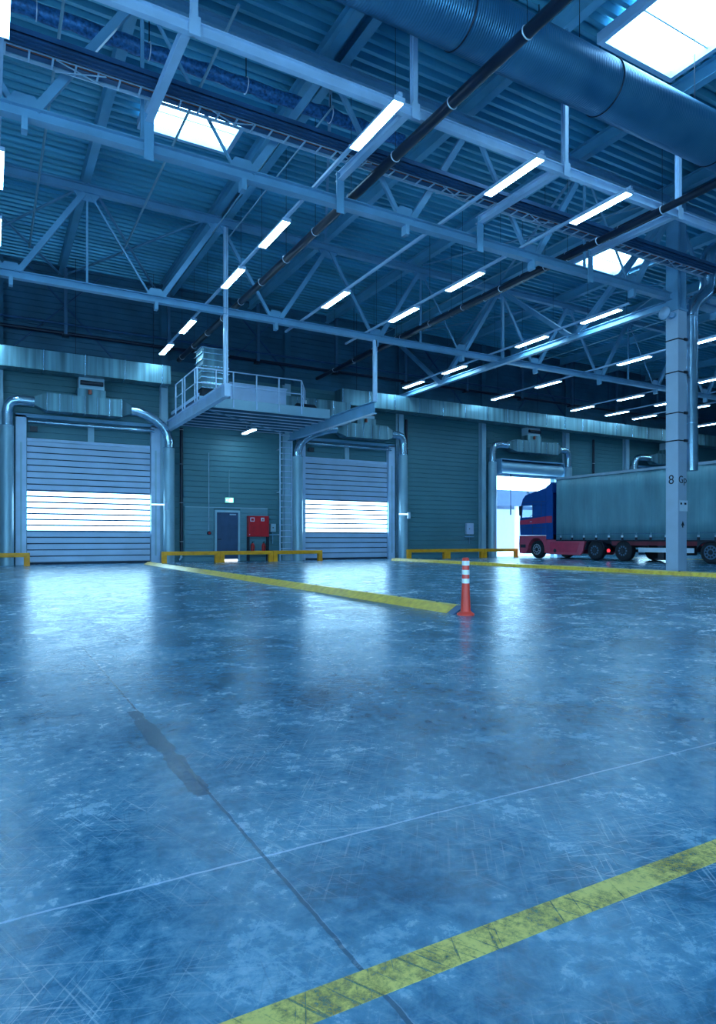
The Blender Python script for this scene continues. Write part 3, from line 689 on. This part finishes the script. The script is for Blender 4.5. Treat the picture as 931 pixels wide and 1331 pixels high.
# ------------------------------------------------------------------ air curtains over the doors
def air_curtain(bx0, bx1, pl, pr, ltype, rtype, fx, lab, zl=None):
    """heater box over a door with a pipe going down each side"""
    q = thing('air_curtain', lab, 'air heater', (0, 28.3, 0))
    z0, z1 = 5.98, 6.66
    MB().box(bx0, bx1, -.34, .34, z0, z1).build('box', 'galv', q)
    n = max(2, int((bx1 - bx0) / .45))
    for k in range(n + 1):
        xx = bx0 + (bx1 - bx0) * k / n
        MB().box(xx - .01, xx + .01, -.352, .352, z0 - .012, z1 + .012).build('flange', 'galv_pipe', q)
    for (xa, sgn, px, typ) in ((bx0, -1, pl, ltype), (bx1, 1, pr, rtype)):
        xc = xa + sgn * .42
        zc = 6.34
        vs = [(xa, -.34, z0), (xa, .34, z0), (xa, .34, z1), (xa, -.34, z1)]
        c8 = [(xc, -.17, zc - .17), (xc, .17, zc - .17), (xc, .17, zc + .17), (xc, -.17, zc + .17)]
        MB().add(vs + c8, [(0, 1, 5, 4), (1, 2, 6, 5), (2, 3, 7, 6), (3, 0, 4, 7), (4, 5, 6, 7)]).build('reducer', 'galv', q)
        r = .19; top = 5.35 if typ == 'short' else 4.9
        if typ == 'short':
            path = [(xc, 0, zc), (xc + sgn * .1, 0, zc), (px - sgn * .45, 0, zc)] + arc((px - sgn * .38, 0, zc), (px, .05, zc), (px, .1, zc - .5), 3) + [(px, .1, top)]
        else:
            path = [(xc, 0, zc), (xc + sgn * .25, 0, zc - .02)] + arc((xc + sgn * .55, 0, zc - .1), (px - sgn * .05, .05, zc - .45), (px, .1, 5.15), 4) + [(px, .1, top)]
        MB().tube(path, r, 20).build('elbow_pipe', 'galv_pipe', q)
        for pth in (path[1], path[2], path[-2]):
            MB().ring(pth, (1, 0, 0) if pth is not path[-2] else (0, 0, 1), r + .002, .012, 20, 6).build('seam_ring', 'galv_pipe', q)
        MB().tube([(px, .1, 0), (px, .1, top)], .235, 24).build('down_pipe', 'pipe_paint', q)
        MB().ring((px, .1, top), (0, 0, 1), .236, .012, 24, 6).build('collar', 'galv_pipe', q)
    # flexible connection up to the wall duct with valve
    MB().box(fx - .55, fx + .5, -.3, .3, z1, z1 + .32).build('mixing_box', 'galv', q)
    MB().tube([(fx - .45, -.32, z1 + .55), (fx + .4, -.32, z1 + .55)], .09, 12).build('damper_drive', 'dark', q)
    MB().box(fx - .5, fx + .45, -.25, .25, z1 + .32, 7.44).build('connector', 'trim', q)
    MB().tube([(fx - .1, -.38, z1 + .1), (fx - .1, -.38, z1 + .26)], .07, 12).build('valve', 'redcable', q)
    for xx in (bx0 + .4, bx1 - .4): MB().box(xx - .02, xx + .02, .34, .68, z1 - .1, z1 - .04).build('wall_bracket', 'steel', q)
air_curtain(1.97, 4.72, .62, 6.72, 'short', 'long', 3.62, 'galvanised air heater with side pipes over the left roller door')
air_curtain(15.15, 17.45, 12.74, 18.68, 'long', 'short', 16.3, 'galvanised air heater with side pipes over the second roller door')
air_curtain(26.1, 29.3, 24.68, 30.62, 'short', 'short', 27.5, 'galvanised air heater over the open roller door and truck')
air_curtain(38.4, 41.2, 36.7, 42.7, 'short', 'short', 39.9, 'galvanised air heater showing above the truck trailer')

# small arms beside the doors, their emission standing in for sunlight on them
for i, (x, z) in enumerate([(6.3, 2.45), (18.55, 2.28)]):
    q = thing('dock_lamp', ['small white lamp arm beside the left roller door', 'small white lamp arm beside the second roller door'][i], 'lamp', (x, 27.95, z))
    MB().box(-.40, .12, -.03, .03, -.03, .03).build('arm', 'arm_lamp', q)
    MB().box(.12, .24, -.06, .06, -.22, .10).build('lamp_head', 'housing', q)
    MB().box(.14, .22, .06, .25, -.05, .02).build('bracket', 'steel', q)

# ------------------------------------------------------------------ yellow guard rails
def guard(x0, y, lab, L=2.45, grp='yellow guard rails along the dock wall'):
    q = thing('guard_rail', lab, 'guard rail', (x0, y, 0), group=grp)
    MB().box(0.0, L, -.09, .09, .33, .49).build('beam', 'yellow', q, bevel=.01)
    for x in (0.0, L - .2):
        p_ = MB().box(x, x + .2, -.088, .088, 0.0, .33).build('post', 'yellow', q, bevel=.008)
        MB().box(x - .0, x + .2, -.12, -.09, .0, .02).build('foot', 'yellow', p_)
    return q
GY = 27.62
for i, (x, lab) in enumerate([(-1.09, 'yellow guard rail in front of the left air pipe'), (6.24, 'yellow guard rail left of the personnel door'), (8.70, 'yellow guard rail before door and fire cabinet'), (11.16, 'yellow guard rail at the ladder foot and second roller door'),
                              (18.42, 'yellow guard rail beginning just right of the second roller door'), (20.88, 'yellow guard rail behind the striped bollard'), (23.34, 'yellow guard rail reaching across the open door edge')]):
    guard(x, GY, lab)

# ------------------------------------------------------------------ kerbs, line and bollard
k = thing('lane_kerb', 'long raised yellow kerb ending at the striped bollard', 'kerb', (5.4, 7.15, 0))
kp = [(0, 0), (.17, .10), (.27, .10), (.36, 0)]
b = MB().prof(kp, 'y', 0.0, 19.9); b.build('kerb', 'yellow_kerb', k, bevel=.008)
MB().prof([(.0, .0), (.17, .102), (.27, .102), (.36, 0)], 'y', -.16, -.005).build('end_cap', 'tray', k)
for yy in [i * 1.0 + .5 for i in range(19)]:
    MB().tube([(.22, yy, .095), (.22, yy, .108)], .022, 8).build('bolt', 'ink', k)
k = thing('lane_kerb', 'low yellow kerb running past the tall column base', 'kerb', (16.55, 3.0, 0))
MB().prof([(0, 0), (.05, .10), (.30, .12), (.36, 0)], 'y', 0.0, 23.2).build('kerb', 'yellow_kerb', k, bevel=.01)
for yy in [i * 1.6 + .5 for i in range(14)]:
    MB().tube([(.18, yy, .108), (.18, yy, .124)], .03, 8).build('bolt', 'ink', k)
k = MB().box(-.12, .12, 0, 14, 0, .012).build('floor_line', 'yellow_kerb', loc=(30.5, 10, 0)); tag(k, 'yellow floor line behind the truck trailer wheels', 'floor marking')
ln = MB().box(-3, 14, 0, .094, 0, .0012).build('floor_line', 'line', loc=(0, 1.226, 0)); tag(ln, 'worn yellow painted line across the foreground floor', 'floor marking')
lw = MB().box(2.2, 12, 0, .05, 0, .0012).build('floor_line', 'line', loc=(0, 5.72, 0)); tag(lw, 'thin faded line on the floor near the bollard', 'floor marking')
COL.objects.unlink(lw); bpy.data.objects.remove(lw)

bo = thing('bollard', 'red bollard with white reflective bands at the kerb end', 'bollard', (5.50, 6.86, 0))
MB().tube([(0, 0, 0), (0, 0, .02), (0, 0, .035), (0, 0, .05)], [.115, .115, .09, .075], 32).build('base', 'bollard_red', bo)
pts = [(0, 0, .04)]; rr = [.072]; z = .04; i = 0
while z < .40:
    z += .012; pts.append((0, 0, z)); rr.append(.068 - .03 * z / .8 * 1.2 + (.003 if i % 2 else 0)); i += 1
MB().tube(pts, rr, 28).build('ribbed_lower', 'bollard_red', bo)
MB().tube([(0, 0, .39), (0, 0, .74), (0, 0, .755), (0, 0, .76)], [.050, .046, .040, .02], 28).build('post', 'bollard_red', bo)
for z in (.42, .535, .655): MB().tube([(0, 0, z), (0, 0, z + .062)], .0505, 28).build('reflective_band', 'white', bo)

# ------------------------------------------------------------------ mezzanine
X0, X1, Y0, PZ = 6.78, 12.45, 24.3, 6.02
m = thing('mezzanine', 'suspended steel mezzanine platform with railing beside the left roller door', 'platform', (0, 0, 0))
MB().hbeam((X0, 20.85, 5.88), (X0, WY - .02, 5.88), .2, .44, .03).build('side_beam', 'steel_pale', m)
MB().hbeam((X1, 20.85, 5.88), (X1, WY - .02, 5.88), .2, .44, .03).build('side_beam', 'steel', m)
MB().box(X0 + .1, X1 - .1, Y0, Y0 + .05, PZ - .02, PZ + .36).build('edge_beam', 'pipe_paint', m)
MB().box(X0 + .1, X1 - .1, Y0 + .05, WY - .02, PZ + .28, PZ + .33).build('deck', 'tray', m)
for kx in range(7):
    yy = Y0 + .5 + kx * .66
    MB().hbeam((X0 + .1, yy, PZ + .12), (X1 - .1, yy, PZ + .12), .07, .3, .02).build('joist', 'dull', m)
    MB().box(X0 + .1, X1 - .1, yy - .05, yy + .05, PZ - .05, PZ - .03).build('joist_flange', 'steel_pale', m)
MB().bar((X0 + .3, Y0 + .2, PZ - .05), (X1 - .4, WY - .4, PZ - .05), .04, .04).build('under_brace', 'steel', m)
for (x, z1_) in ((X0 - .03, 11.2), (X1, 8.36)):
    MB().box(x - .05, x + .03, 20.8, 20.9, 6.1, z1_).box(x + .05, x + .09, 20.8, 20.9, 6.1, z1_).build('hanger', 'steel_pale', m)
MB().box(X0 - .07, X0 + .13, 20.76, 20.84, 5.68, 6.1).build('end_plate', 'steel_pale', m)
# railings
ZR = 7.42
def rail_run(p, q_, n, zb):
    r = thing('railing', '', 'x'); 
    return r
def railing(a, b_, posts, name='railing'):
    a = Vector(a); b_ = Vector(b_)
    o = MB().tube([(a.x, a.y, ZR), (b_.x, b_.y, ZR)], .024, 10).tube([(a.x, a.y, ZR - .55), (b_.x, b_.y, ZR - .55)], .018, 8).build(name, 'steel_pale', m)
    for t_ in posts:
        p_ = a.lerp(b_, t_)
        MB().box(p_.x - .022, p_.x + .022, p_.y - .022, p_.y + .022, PZ + .04, ZR).build('railing_post', 'steel_pale', o)
railing((X0 + .02, Y0 + .02, 0), (11.05, Y0 - .03, 0), (0.0, .17, .33, .55, .77, 1.0))
railing((X0, Y0, 0), (X0, 26.1, 0), (.15, .95))
railing((X0, 26.3, 0), (X0, 27.5, 0), (.05, .95))
railing((11.05, Y0 - .03, 0), (11.9, Y0 + 1.5, 0), (.5, 1.0))
MB().box(X0 + .08, X0 + .10, Y0, 28.6, PZ + .34, PZ + .46).build('kick_plate', 'steel_pale', m)

ah = thing('air_handler', 'tall ribbed metal air handling unit on the mezzanine corner', 'air unit', (7.12, 24.65, PZ + .35))
b = MB()
zz = [(-.0, .46)]
prof = []
hh = 1.95; z = 0.35
MB().box(0, .95, 0, .95, 1.05, hh).build('upper_case', 'galv', ah, bevel=.01)
MB().box(-.05, 1.0, .02, .93, .42, 1.03).build('lower_case', 'galv', ah, bevel=.01)
for z in (.42, .62, .82, 1.03, 1.25, 1.5, 1.75, 1.95):
    MB().box(-.06, 1.02, -.02, .97, z - .018, z + .018).build('rib', 'galv_pipe', ah)
for x in (.02, .85): MB().box(x, x + .06, .1, .85, 0, .42).build('foot', 'dark', ah)
MB().box(.1, .8, .2, .8, .05, .42).build('fan_housing', 'dark', ah)
wb = thing('equipment_box', 'long pale blue equipment cabinet lying on the mezzanine deck', 'cabinet', (8.25, 24.85, PZ + .33))
MB().box(0, 2.38, 0, 1.4, .05, .78).build('casing', 'boxwhite', wb, bevel=.015)
MB().box(-.04, 2.42, -.04, 1.44, .76, .81).build('lid', 'steel_pale', wb)
for x in (.1, 2.2): MB().box(x, x + .1, .05, 1.3, 0, .05).build('foot', 'dark', wb)
gb = thing('duct_casing', 'lower galvanised duct casing behind the mezzanine railing', 'duct', (11.0, 26.6, PZ + .33))
MB().box(0, 3.6, 0, .9, 0.0, .95).build('casing', 'galv', gb)
for x in (0, .9, 1.8, 2.7, 3.58): MB().box(x, x + .02, -.012, .9, 0.0, .96).build('flange', 'galv_pipe', gb)
fn = thing('fan_unit', 'dark rounded fan unit at the right end of the mezzanine railing', 'fan', (11.55, 25.2, PZ + .33))
MB().tube([(-.35, 0, .18), (-.3, 0, .18), (.5, 0, .18), (.6, 0, .18)], [.12, .18, .18, .10], 20).build('fan_housing', 'dark', fn)
MB().tube([(.1, -.05, .35), (.1, -.05, .5)], .03, 8).build('stub', 'clamp', fn)
ul = MB()
l2 = thing('tube_lamp', 'glowing tube lamp under the mezzanine platform', 'lamp', (9.95, 27.4, 5.72))
MB().prof([(-.1, 0), (-.08, .07), (.08, .07), (.1, 0)], 'y', -.7, .7).build('housing', 'housing', l2)
MB().box(-.09, .09, -.68, .68, -.02, -.002).build('diffuser', 'lamp', l2)
MB().box(-.02, .02, -.3, -.26, .07, PZ - 5.72 - .02).box(-.02, .02, .26, .3, .07, PZ - 5.72 - .02).build('hanger', 'steel', l2)
COL.objects

# ------------------------------------------------------------------ truck
TX = 25.32
tr = thing('truck', 'blue and red articulated truck with grey curtain trailer at the open door', 'truck', (TX, 0, 0))
W = 2.48
# cab shell: outline in Y (forward is +Y) and Z
cab = [(24.98, 1.22), (26.90, 1.22), (26.93, 1.9), (26.88, 2.3), (26.84, 2.86), (26.70, 3.18), (26.46, 3.40), (25.9, 3.52), (25.05, 3.62), (24.98, 3.62)]
b = MB().prof([(24.98, 1.22), (26.90, 1.22), (26.93, 1.9), (26.90, 2.20), (24.98, 2.20)], 'x', 0, W)
b.prof([(24.98, 2.80), (26.85, 2.80), (26.70, 3.18), (26.46, 3.40), (25.9, 3.52), (25.05, 3.62), (24.98, 3.62)], 'x', 0, W)
b.prof([(24.98, 2.20), (25.98, 2.20), (25.98, 2.80), (24.98, 2.80)], 'x', 0, .06).prof([(24.98, 2.20), (25.98, 2.20), (25.98, 2.80), (24.98, 2.80)], 'x', W - .06, W)
b.box(0, W, 24.98, 25.03, 2.2, 2.8)
for q in ((0, .07), (W - .07, W)): b.prof([(26.79, 2.20), (26.90, 2.20), (26.85, 2.80), (26.73, 2.80)], 'x', *q)
cabo = b.build('cab', 'cab_blue', tr, bevel=.02)
for x in (.35, 1.6):
    MB().box(x, x + .5, 25.35, 25.5, 2.2, 2.72).build('seat_back', 'dark', cabo, bevel=.03)
MB().ring((.62, 26.5, 2.26), (0, .5, .8), .2, .018, 20, 6).build('steering_wheel', 'dark', cabo)
MB().prof([(24.55, 3.95), (24.75, 3.97), (25.2, 3.70), (25.9, 3.54), (25.9, 3.4), (24.55, 3.4)], 'x', .12, W - .12).build('roof_deflector', 'cab_blue', tr, bevel=.05)
MB().prof([(24.52, 1.0), (24.97, 1.0), (24.97, 3.60), (24.75, 3.85), (24.52, 3.9)], 'x', -.01, .07).prof([(24.52, 1.0), (24.97, 1.0), (24.97, 3.60), (24.75, 3.85), (24.52, 3.9)], 'x', W - .07, W + .01).build('side_fairing', 'cab_blue', tr, bevel=.02)
# lower red body with wheel arch
def arch(yc, zc, r, n=10): return [(yc + r * math.cos(PI * i / n), zc + r * math.sin(PI * i / n)) for i in range(n + 1)]
low = [(26.92, 1.2), (26.95, .8), (26.93, .25), (26.55, .22)] + [(26.42, .30)] + arch(25.68, .48, .60) + [(25.08, .30), (24.98, .30), (24.98, 1.2)]
MB().prof(low, 'x', -.01, .9).prof(low, 'x', W - .9, W + .01).build('lower_body', 'cab_red', tr)
MB().box(.9, W - .9, 26.3, 26.93, .3, 1.2).build('bumper', 'cab_red', tr)
MB().box(-.018, -.0105, 26.45, 26.85, .55, .72).box(.2, W - .2, 26.935, 26.96, .55, .72).build('bumper_recess', 'dark', tr)
b = MB(); b.prof([(25.0, 1.85), (26.90, 1.80), (26.88, 2.02), (25.0, 2.20)], 'x', -.006, .0); b.prof([(24.54, 1.85), (24.96, 1.86), (24.96, 2.2), (24.54, 2.2)], 'x', -.016, -.0105)
b.build('stripe', 'stripe', cabo)
MB().box(.1, W - .1, 26.90, 26.945, 1.3, 1.85).build('grille', 'dark', cabo)
win = MB().prof([(25.98, 2.20), (26.80, 2.20), (26.80, 2.30), (26.72, 2.80), (26.05, 2.80), (25.98, 2.72)], 'x', -.012, .002)
win.build('side_window', emit('daylight seen through window', (.72, .88, 1), 1.5) if False else 'glass', cabo)
MB().prof([(26.83, 2.25), (26.93, 2.22), (26.92, 2.3), (26.87, 2.86), (26.79, 2.9)], 'x', .08, W - .08).build('windscreen', 'glass', cabo)
b = MB()
for (ya, yb, za, zb) in [(25.94, 25.96, 1.3, 2.9), (25.0, 26.8, 1.62, 1.635), (25.04, 26.7, 2.98, 2.995), (25.3, 25.32, 1.25, 2.9)]: b.box(-.005, 0.0, ya, yb, za, zb)
b.build('door_seam', 'dark', cabo)
MB().box(-.05, -.005, 25.98, 26.10, 1.92, 1.96).build('door_handle', 'alu', cabo)
mi = MB().box(-.16, -.03, 26.72, 26.82, 2.28, 2.80).build('mirror', 'dark', cabo, bevel=.03)
MB().bar((-.1, 26.78, 2.75), (0.02, 26.72, 2.85), .03, .03).bar((-.1, 26.78, 2.33), (0.02, 26.76, 2.22), .03, .03).build('mirror_arm', 'dark', mi)
MB().box(.3, W - .3, 26.75, 27.02, 3.12, 3.2).build('sun_visor', 'dark', cabo)
for y in (26.52, 25.9, 25.1):
    MB().box(.12, .24, y - .09, y, 3.46, 3.58).build('roof_lamp', 'guard', cabo)
MB().prof([(23.0 - .6, .95), (24.97, .98), (24.97, .24), (22.7, .22), (22.55, .45)], 'x', 0.0, .12).prof([(22.4, .95), (24.97, .98), (24.97, .24), (22.7, .22), (22.55, .45)], 'x', W - .12, W).build('side_skirt', 'cab_red', tr, bevel=.02)
MB().prof([(22.75, .85), (24.7, .87), (24.7, .36), (22.95, .34)], 'x', -.008, 0.0).build('skirt_panel', 'stripe', tr)
MB().tube([(-.02, 24.35, .42), (.1, 24.35, .42)], .10, 16).build('step_recess', 'dark', tr)
MB().box(.7, W - .7, 19.7, 26.2, .62, .92).build('chassis_frame', 'dark', tr)
MB().box(.4, W - .4, 22.5, 24.9, .5, .95).build('fuel_tank', 'dark', tr)
MB().box(.5, W - .5, 24.5, 24.95, .98, 1.25).build('catwalk', 'dark', tr)
def wheel(y, x, flip, rimmat='rim', r=.47, w_=.32):
    s = -1 if not flip else 1
    xo = x
    pts = [(xo, y, r), (xo + .03 * -s, y, r), (xo + .06 * -s, y, r), (xo + (w_ - .05) * -s, y, r), (xo + w_ * -s, y, r)]
    wh = MB().tube(pts, [r * .80, r * .97, r, r, r * .9], 36).build('wheel', 'rubber', tr)
    MB().tube([(xo + s * .012, y, r), (xo - s * .02, y, r)], [r * .60, r * .64], 28).build('rim', rimmat, wh)
    MB().tube([(xo + s * .05, y, r), (xo - s * .01, y, r)], [r * .17, r * .24], 20).build('hub', 'rim_dark' if rimmat != 'rim_dark' else 'dark', wh)
    b = MB()
    for k in range(10):
        a_ = 2 * PI * k / 10
        cyy, czz = y + r * .42 * math.cos(a_), r + r * .42 * math.sin(a_)
        b.tube([(xo + s * .018, cyy, czz), (xo - s * .0, cyy, czz)], .045, 10)
    b.build('rim_holes', 'rim_dark' if rimmat != 'rim_dark' else 'dull', wh)
for y, rm in ((25.66, 'rim'), (21.85, 'rim_dark'), (20.25, 'rim_dark'), (16.05, 'dull'), (14.75, 'dull'), (13.45, 'dull')):
    wheel(y, 0.03, False, rm); wheel(y, W - .03, True, rm)
for y in (21.85, 20.25, 16.05, 14.75, 13.45, 25.66):
    MB().tube([(.3, y, .47), (W - .3, y, .47)], .07, 10).build('axle', 'dark', tr)
for y in (21.85,):
    a_ = [(y + .58 * math.cos(PI * i / 10), .50 + .56 * math.sin(PI * i / 10)) for i in range(11)]
    a2 = [(y + .55 * math.cos(PI * i / 10), .50 + .53 * math.sin(PI * i / 10)) for i in range(10, -1, -1)]
    MB().prof([(p_[0], min(p_[1], .94)) for p_ in a_ + a2], 'x', .02, .5).build('mudguard', 'dark', tr)
MB().box(-.0, .06, 21.0, 21.1, .35, .55).build('mudflap', 'dark', tr)
MB().tube([(-.02, 21.02, .47), (.02, 21.02, .47)], .075, 16).build('marker_lamp', 'tail', tr)
# trailer
TY0, TY1, TZ0, TZ1 = 10.7, 24.27, .97, 4.04
MB().box(.03, W - .03, TY0 + .03, TY1 - .03, TZ0 + .05, TZ1).build('trailer_box', 'dark', tr)
nY = 540; vs = []; fs = []
for side in (0, 1):
    o_ = len(vs)
    for i in range(nY + 1):
        yy = TY0 + .02 + (TY1 - TY0 - .04) * i / nY
        for j in range(5):
            zz_ = TZ0 + (TZ1 - TZ0) * j / 4
            ph = ((TY1 - .35 - yy) / .74) % 1.0; ph = min(ph, 1 - ph)
            rip = -.016 * math.exp(-(ph / .035) ** 2) + .006 * math.sin(yy * 17.3 + .6 * zz_) + .004 * math.sin(yy * 41 + zz_)
            vs.append((-.0 + rip if side == 0 else W - rip, yy, zz_))
    for i in range(nY):
        for j in range(4):
            q_ = o_ + i * 5 + j; fs.append((q_, q_ + 5, q_ + 6, q_ + 1))
cu = MB().add(vs, fs, True).build('side_curtain', 'curtain', tr)
md = cu.modifiers.new('s', 'SOLIDIFY'); md.thickness = .012; md.offset = 0
MB().box(0, W, TY1 - .03, TY1, TZ0, TZ1).build('front_wall', 'cab_blue', tr)
MB().box(0, W, TY0, TY0 + .03, TZ0, TZ1).build('rear_doors', 'dark', tr)
MB().box(-.03, W + .03, TY0 - .02, TY1 + .03, TZ1, TZ1 + .11).build('roof_rail', 'alu', tr)
MB().box(-.02, .05, TY0, TY1, TZ0 - .06, TZ0 + .0).box(W - .05, W + .02, TY0, TY1, TZ0 - .06, TZ0).build('floor_rail', 'ink', tr)
MB().box(.08, .22, TY0 + .2, 20.9, .72, .91).box(W - .22, W - .08, TY0 + .2, 20.9, .72, .91).build('chassis_beam', 'chassis', tr)
MB().box(.22, W - .22, TY0 + .2, 23.6, .80, .95).build('chassis_frame', 'dark', tr)
MB().box(.0, .04, 16.75, 19.4, .43, .63).build('side_guard', 'guard', tr)
MB().box(.04, .08, 17.2, 17.26, .5, .75).box(.04, .08, 18.9, 18.96, .5, .75).build('guard_bracket', 'dark', tr)
MB().box(.1, .4, 18.2, 18.5, .15, .75).box(.0, .5, 18.15, 18.55, .10, .16).build('landing_leg', 'dark', tr)
MB().box(.1, .9, 17.2, 18.0, .32, .72).build('pallet_box', 'dark', tr)
MB().box(-.024, -.012, TY0 + .05, TY1 - .05, TZ0 + .27, TZ0 + .30).box(-.024, -.012, TY0 + .05, TY1 - .05, TZ0 + .02, TZ0 + .05).build('curtain_hem', 'dull', tr)
yy = TY1 - .35
while yy > TY0 + .2:
    st_ = MB().box(-.034, -.018, yy - .025, yy + .025, TZ0 - .02, TZ0 + .34).build('curtain_strap', 'curtain', tr)
    MB().box(-.055, -.034, yy - .05, yy + .05, TZ0 + .12, TZ0 + .21).build('buckle', 'alu', st_)
    MB().box(-.055, -.034, yy - .055, yy + .055, TZ0 - .05, TZ0 + .12).build('lower_strap', 'ink', st_)
    yy -= .74
# wheel arch fairing in front of trailer axles
MB().prof([(16.75, .92), (16.6, .92)] + [(16.05 + .60 * math.cos(PI * i / 8), .48 + .44 * math.sin(PI * i / 8)) for i in range(0, 5)] + [(16.05, .95), (16.75, .95)], 'x', .0, .3).build('wheel_arch', 'dark', tr)

# ------------------------------------------------------------------ outdoors
o = thing('loading_canopy', 'grey blue canopy across the yard seen through the open door', 'building', (0, 48, 0))
MB().box(30, 60, 0, 6, 4.25, 5.75).build('fascia', 'building', o)
MB().box(30, 60, 6, 6.4, 0, 5.75).build('wall', 'outwall', o)
for x in (33, 45, 57): MB().box(x, x + .3, .3, .6, 0, 4.25).build('post', 'outwall', o)
ch = thing('pull_cord', 'dark cord with weight hanging in the open doorway', 'cord', (26.25, WY - .35, 0))
MB().tube([(0, 0, 2.9), (0, 0, 4.82)], .02, 8).build('cord', 'ink', ch)
MB().tube([(0, 0, 2.4), (0, 0, 2.9)], .045, 10).build('weight', 'tray', ch)

# ------------------------------------------------------------------ world and lights
w = bpy.data.worlds.new('World'); S.world = w; w.use_nodes = True
nt = w.node_tree; nt.nodes.clear()
bg = nt.nodes.new('ShaderNodeBackground'); wo = nt.nodes.new('ShaderNodeOutputWorld')
bg.inputs[0].default_value = (.38, .74, 1, 1); bg.inputs[1].default_value = 10
nt.links.new(bg.outputs[0], wo.inputs[0])
pl = bpy.data.lights.new('door_portal', 'AREA'); pl.shape = 'RECTANGLE'; pl.size = 4.7; pl.size_y = 4.6
pl.cycles.is_portal = True
po = bpy.data.objects.new('door_portal', pl); COL.objects.link(po); po.location = (27.65, WY + .32, 2.35); po.rotation_euler = (-PI / 2, 0, 0)

# ------------------------------------------------------------------ camera
cam = bpy.data.cameras.new('camera'); co = bpy.data.objects.new('camera', cam); COL.objects.link(co)
co.location = (0, 0, 1.0); co.rotation_euler = (PI / 2, 0, math.radians(-29.4))
cam.sensor_fit = 'HORIZONTAL'; cam.sensor_width = 36; cam.lens = 853 / 931 * 36; cam.shift_y = 35.5 / 931
cam.clip_end = 300
S.camera = co
S.view_settings.view_transform = 'Standard'; S.view_settings.look = 'None'
S.view_settings.exposure = -0.12; S.view_settings.gamma = 1; S.view_settings.use_curve_mapping = False
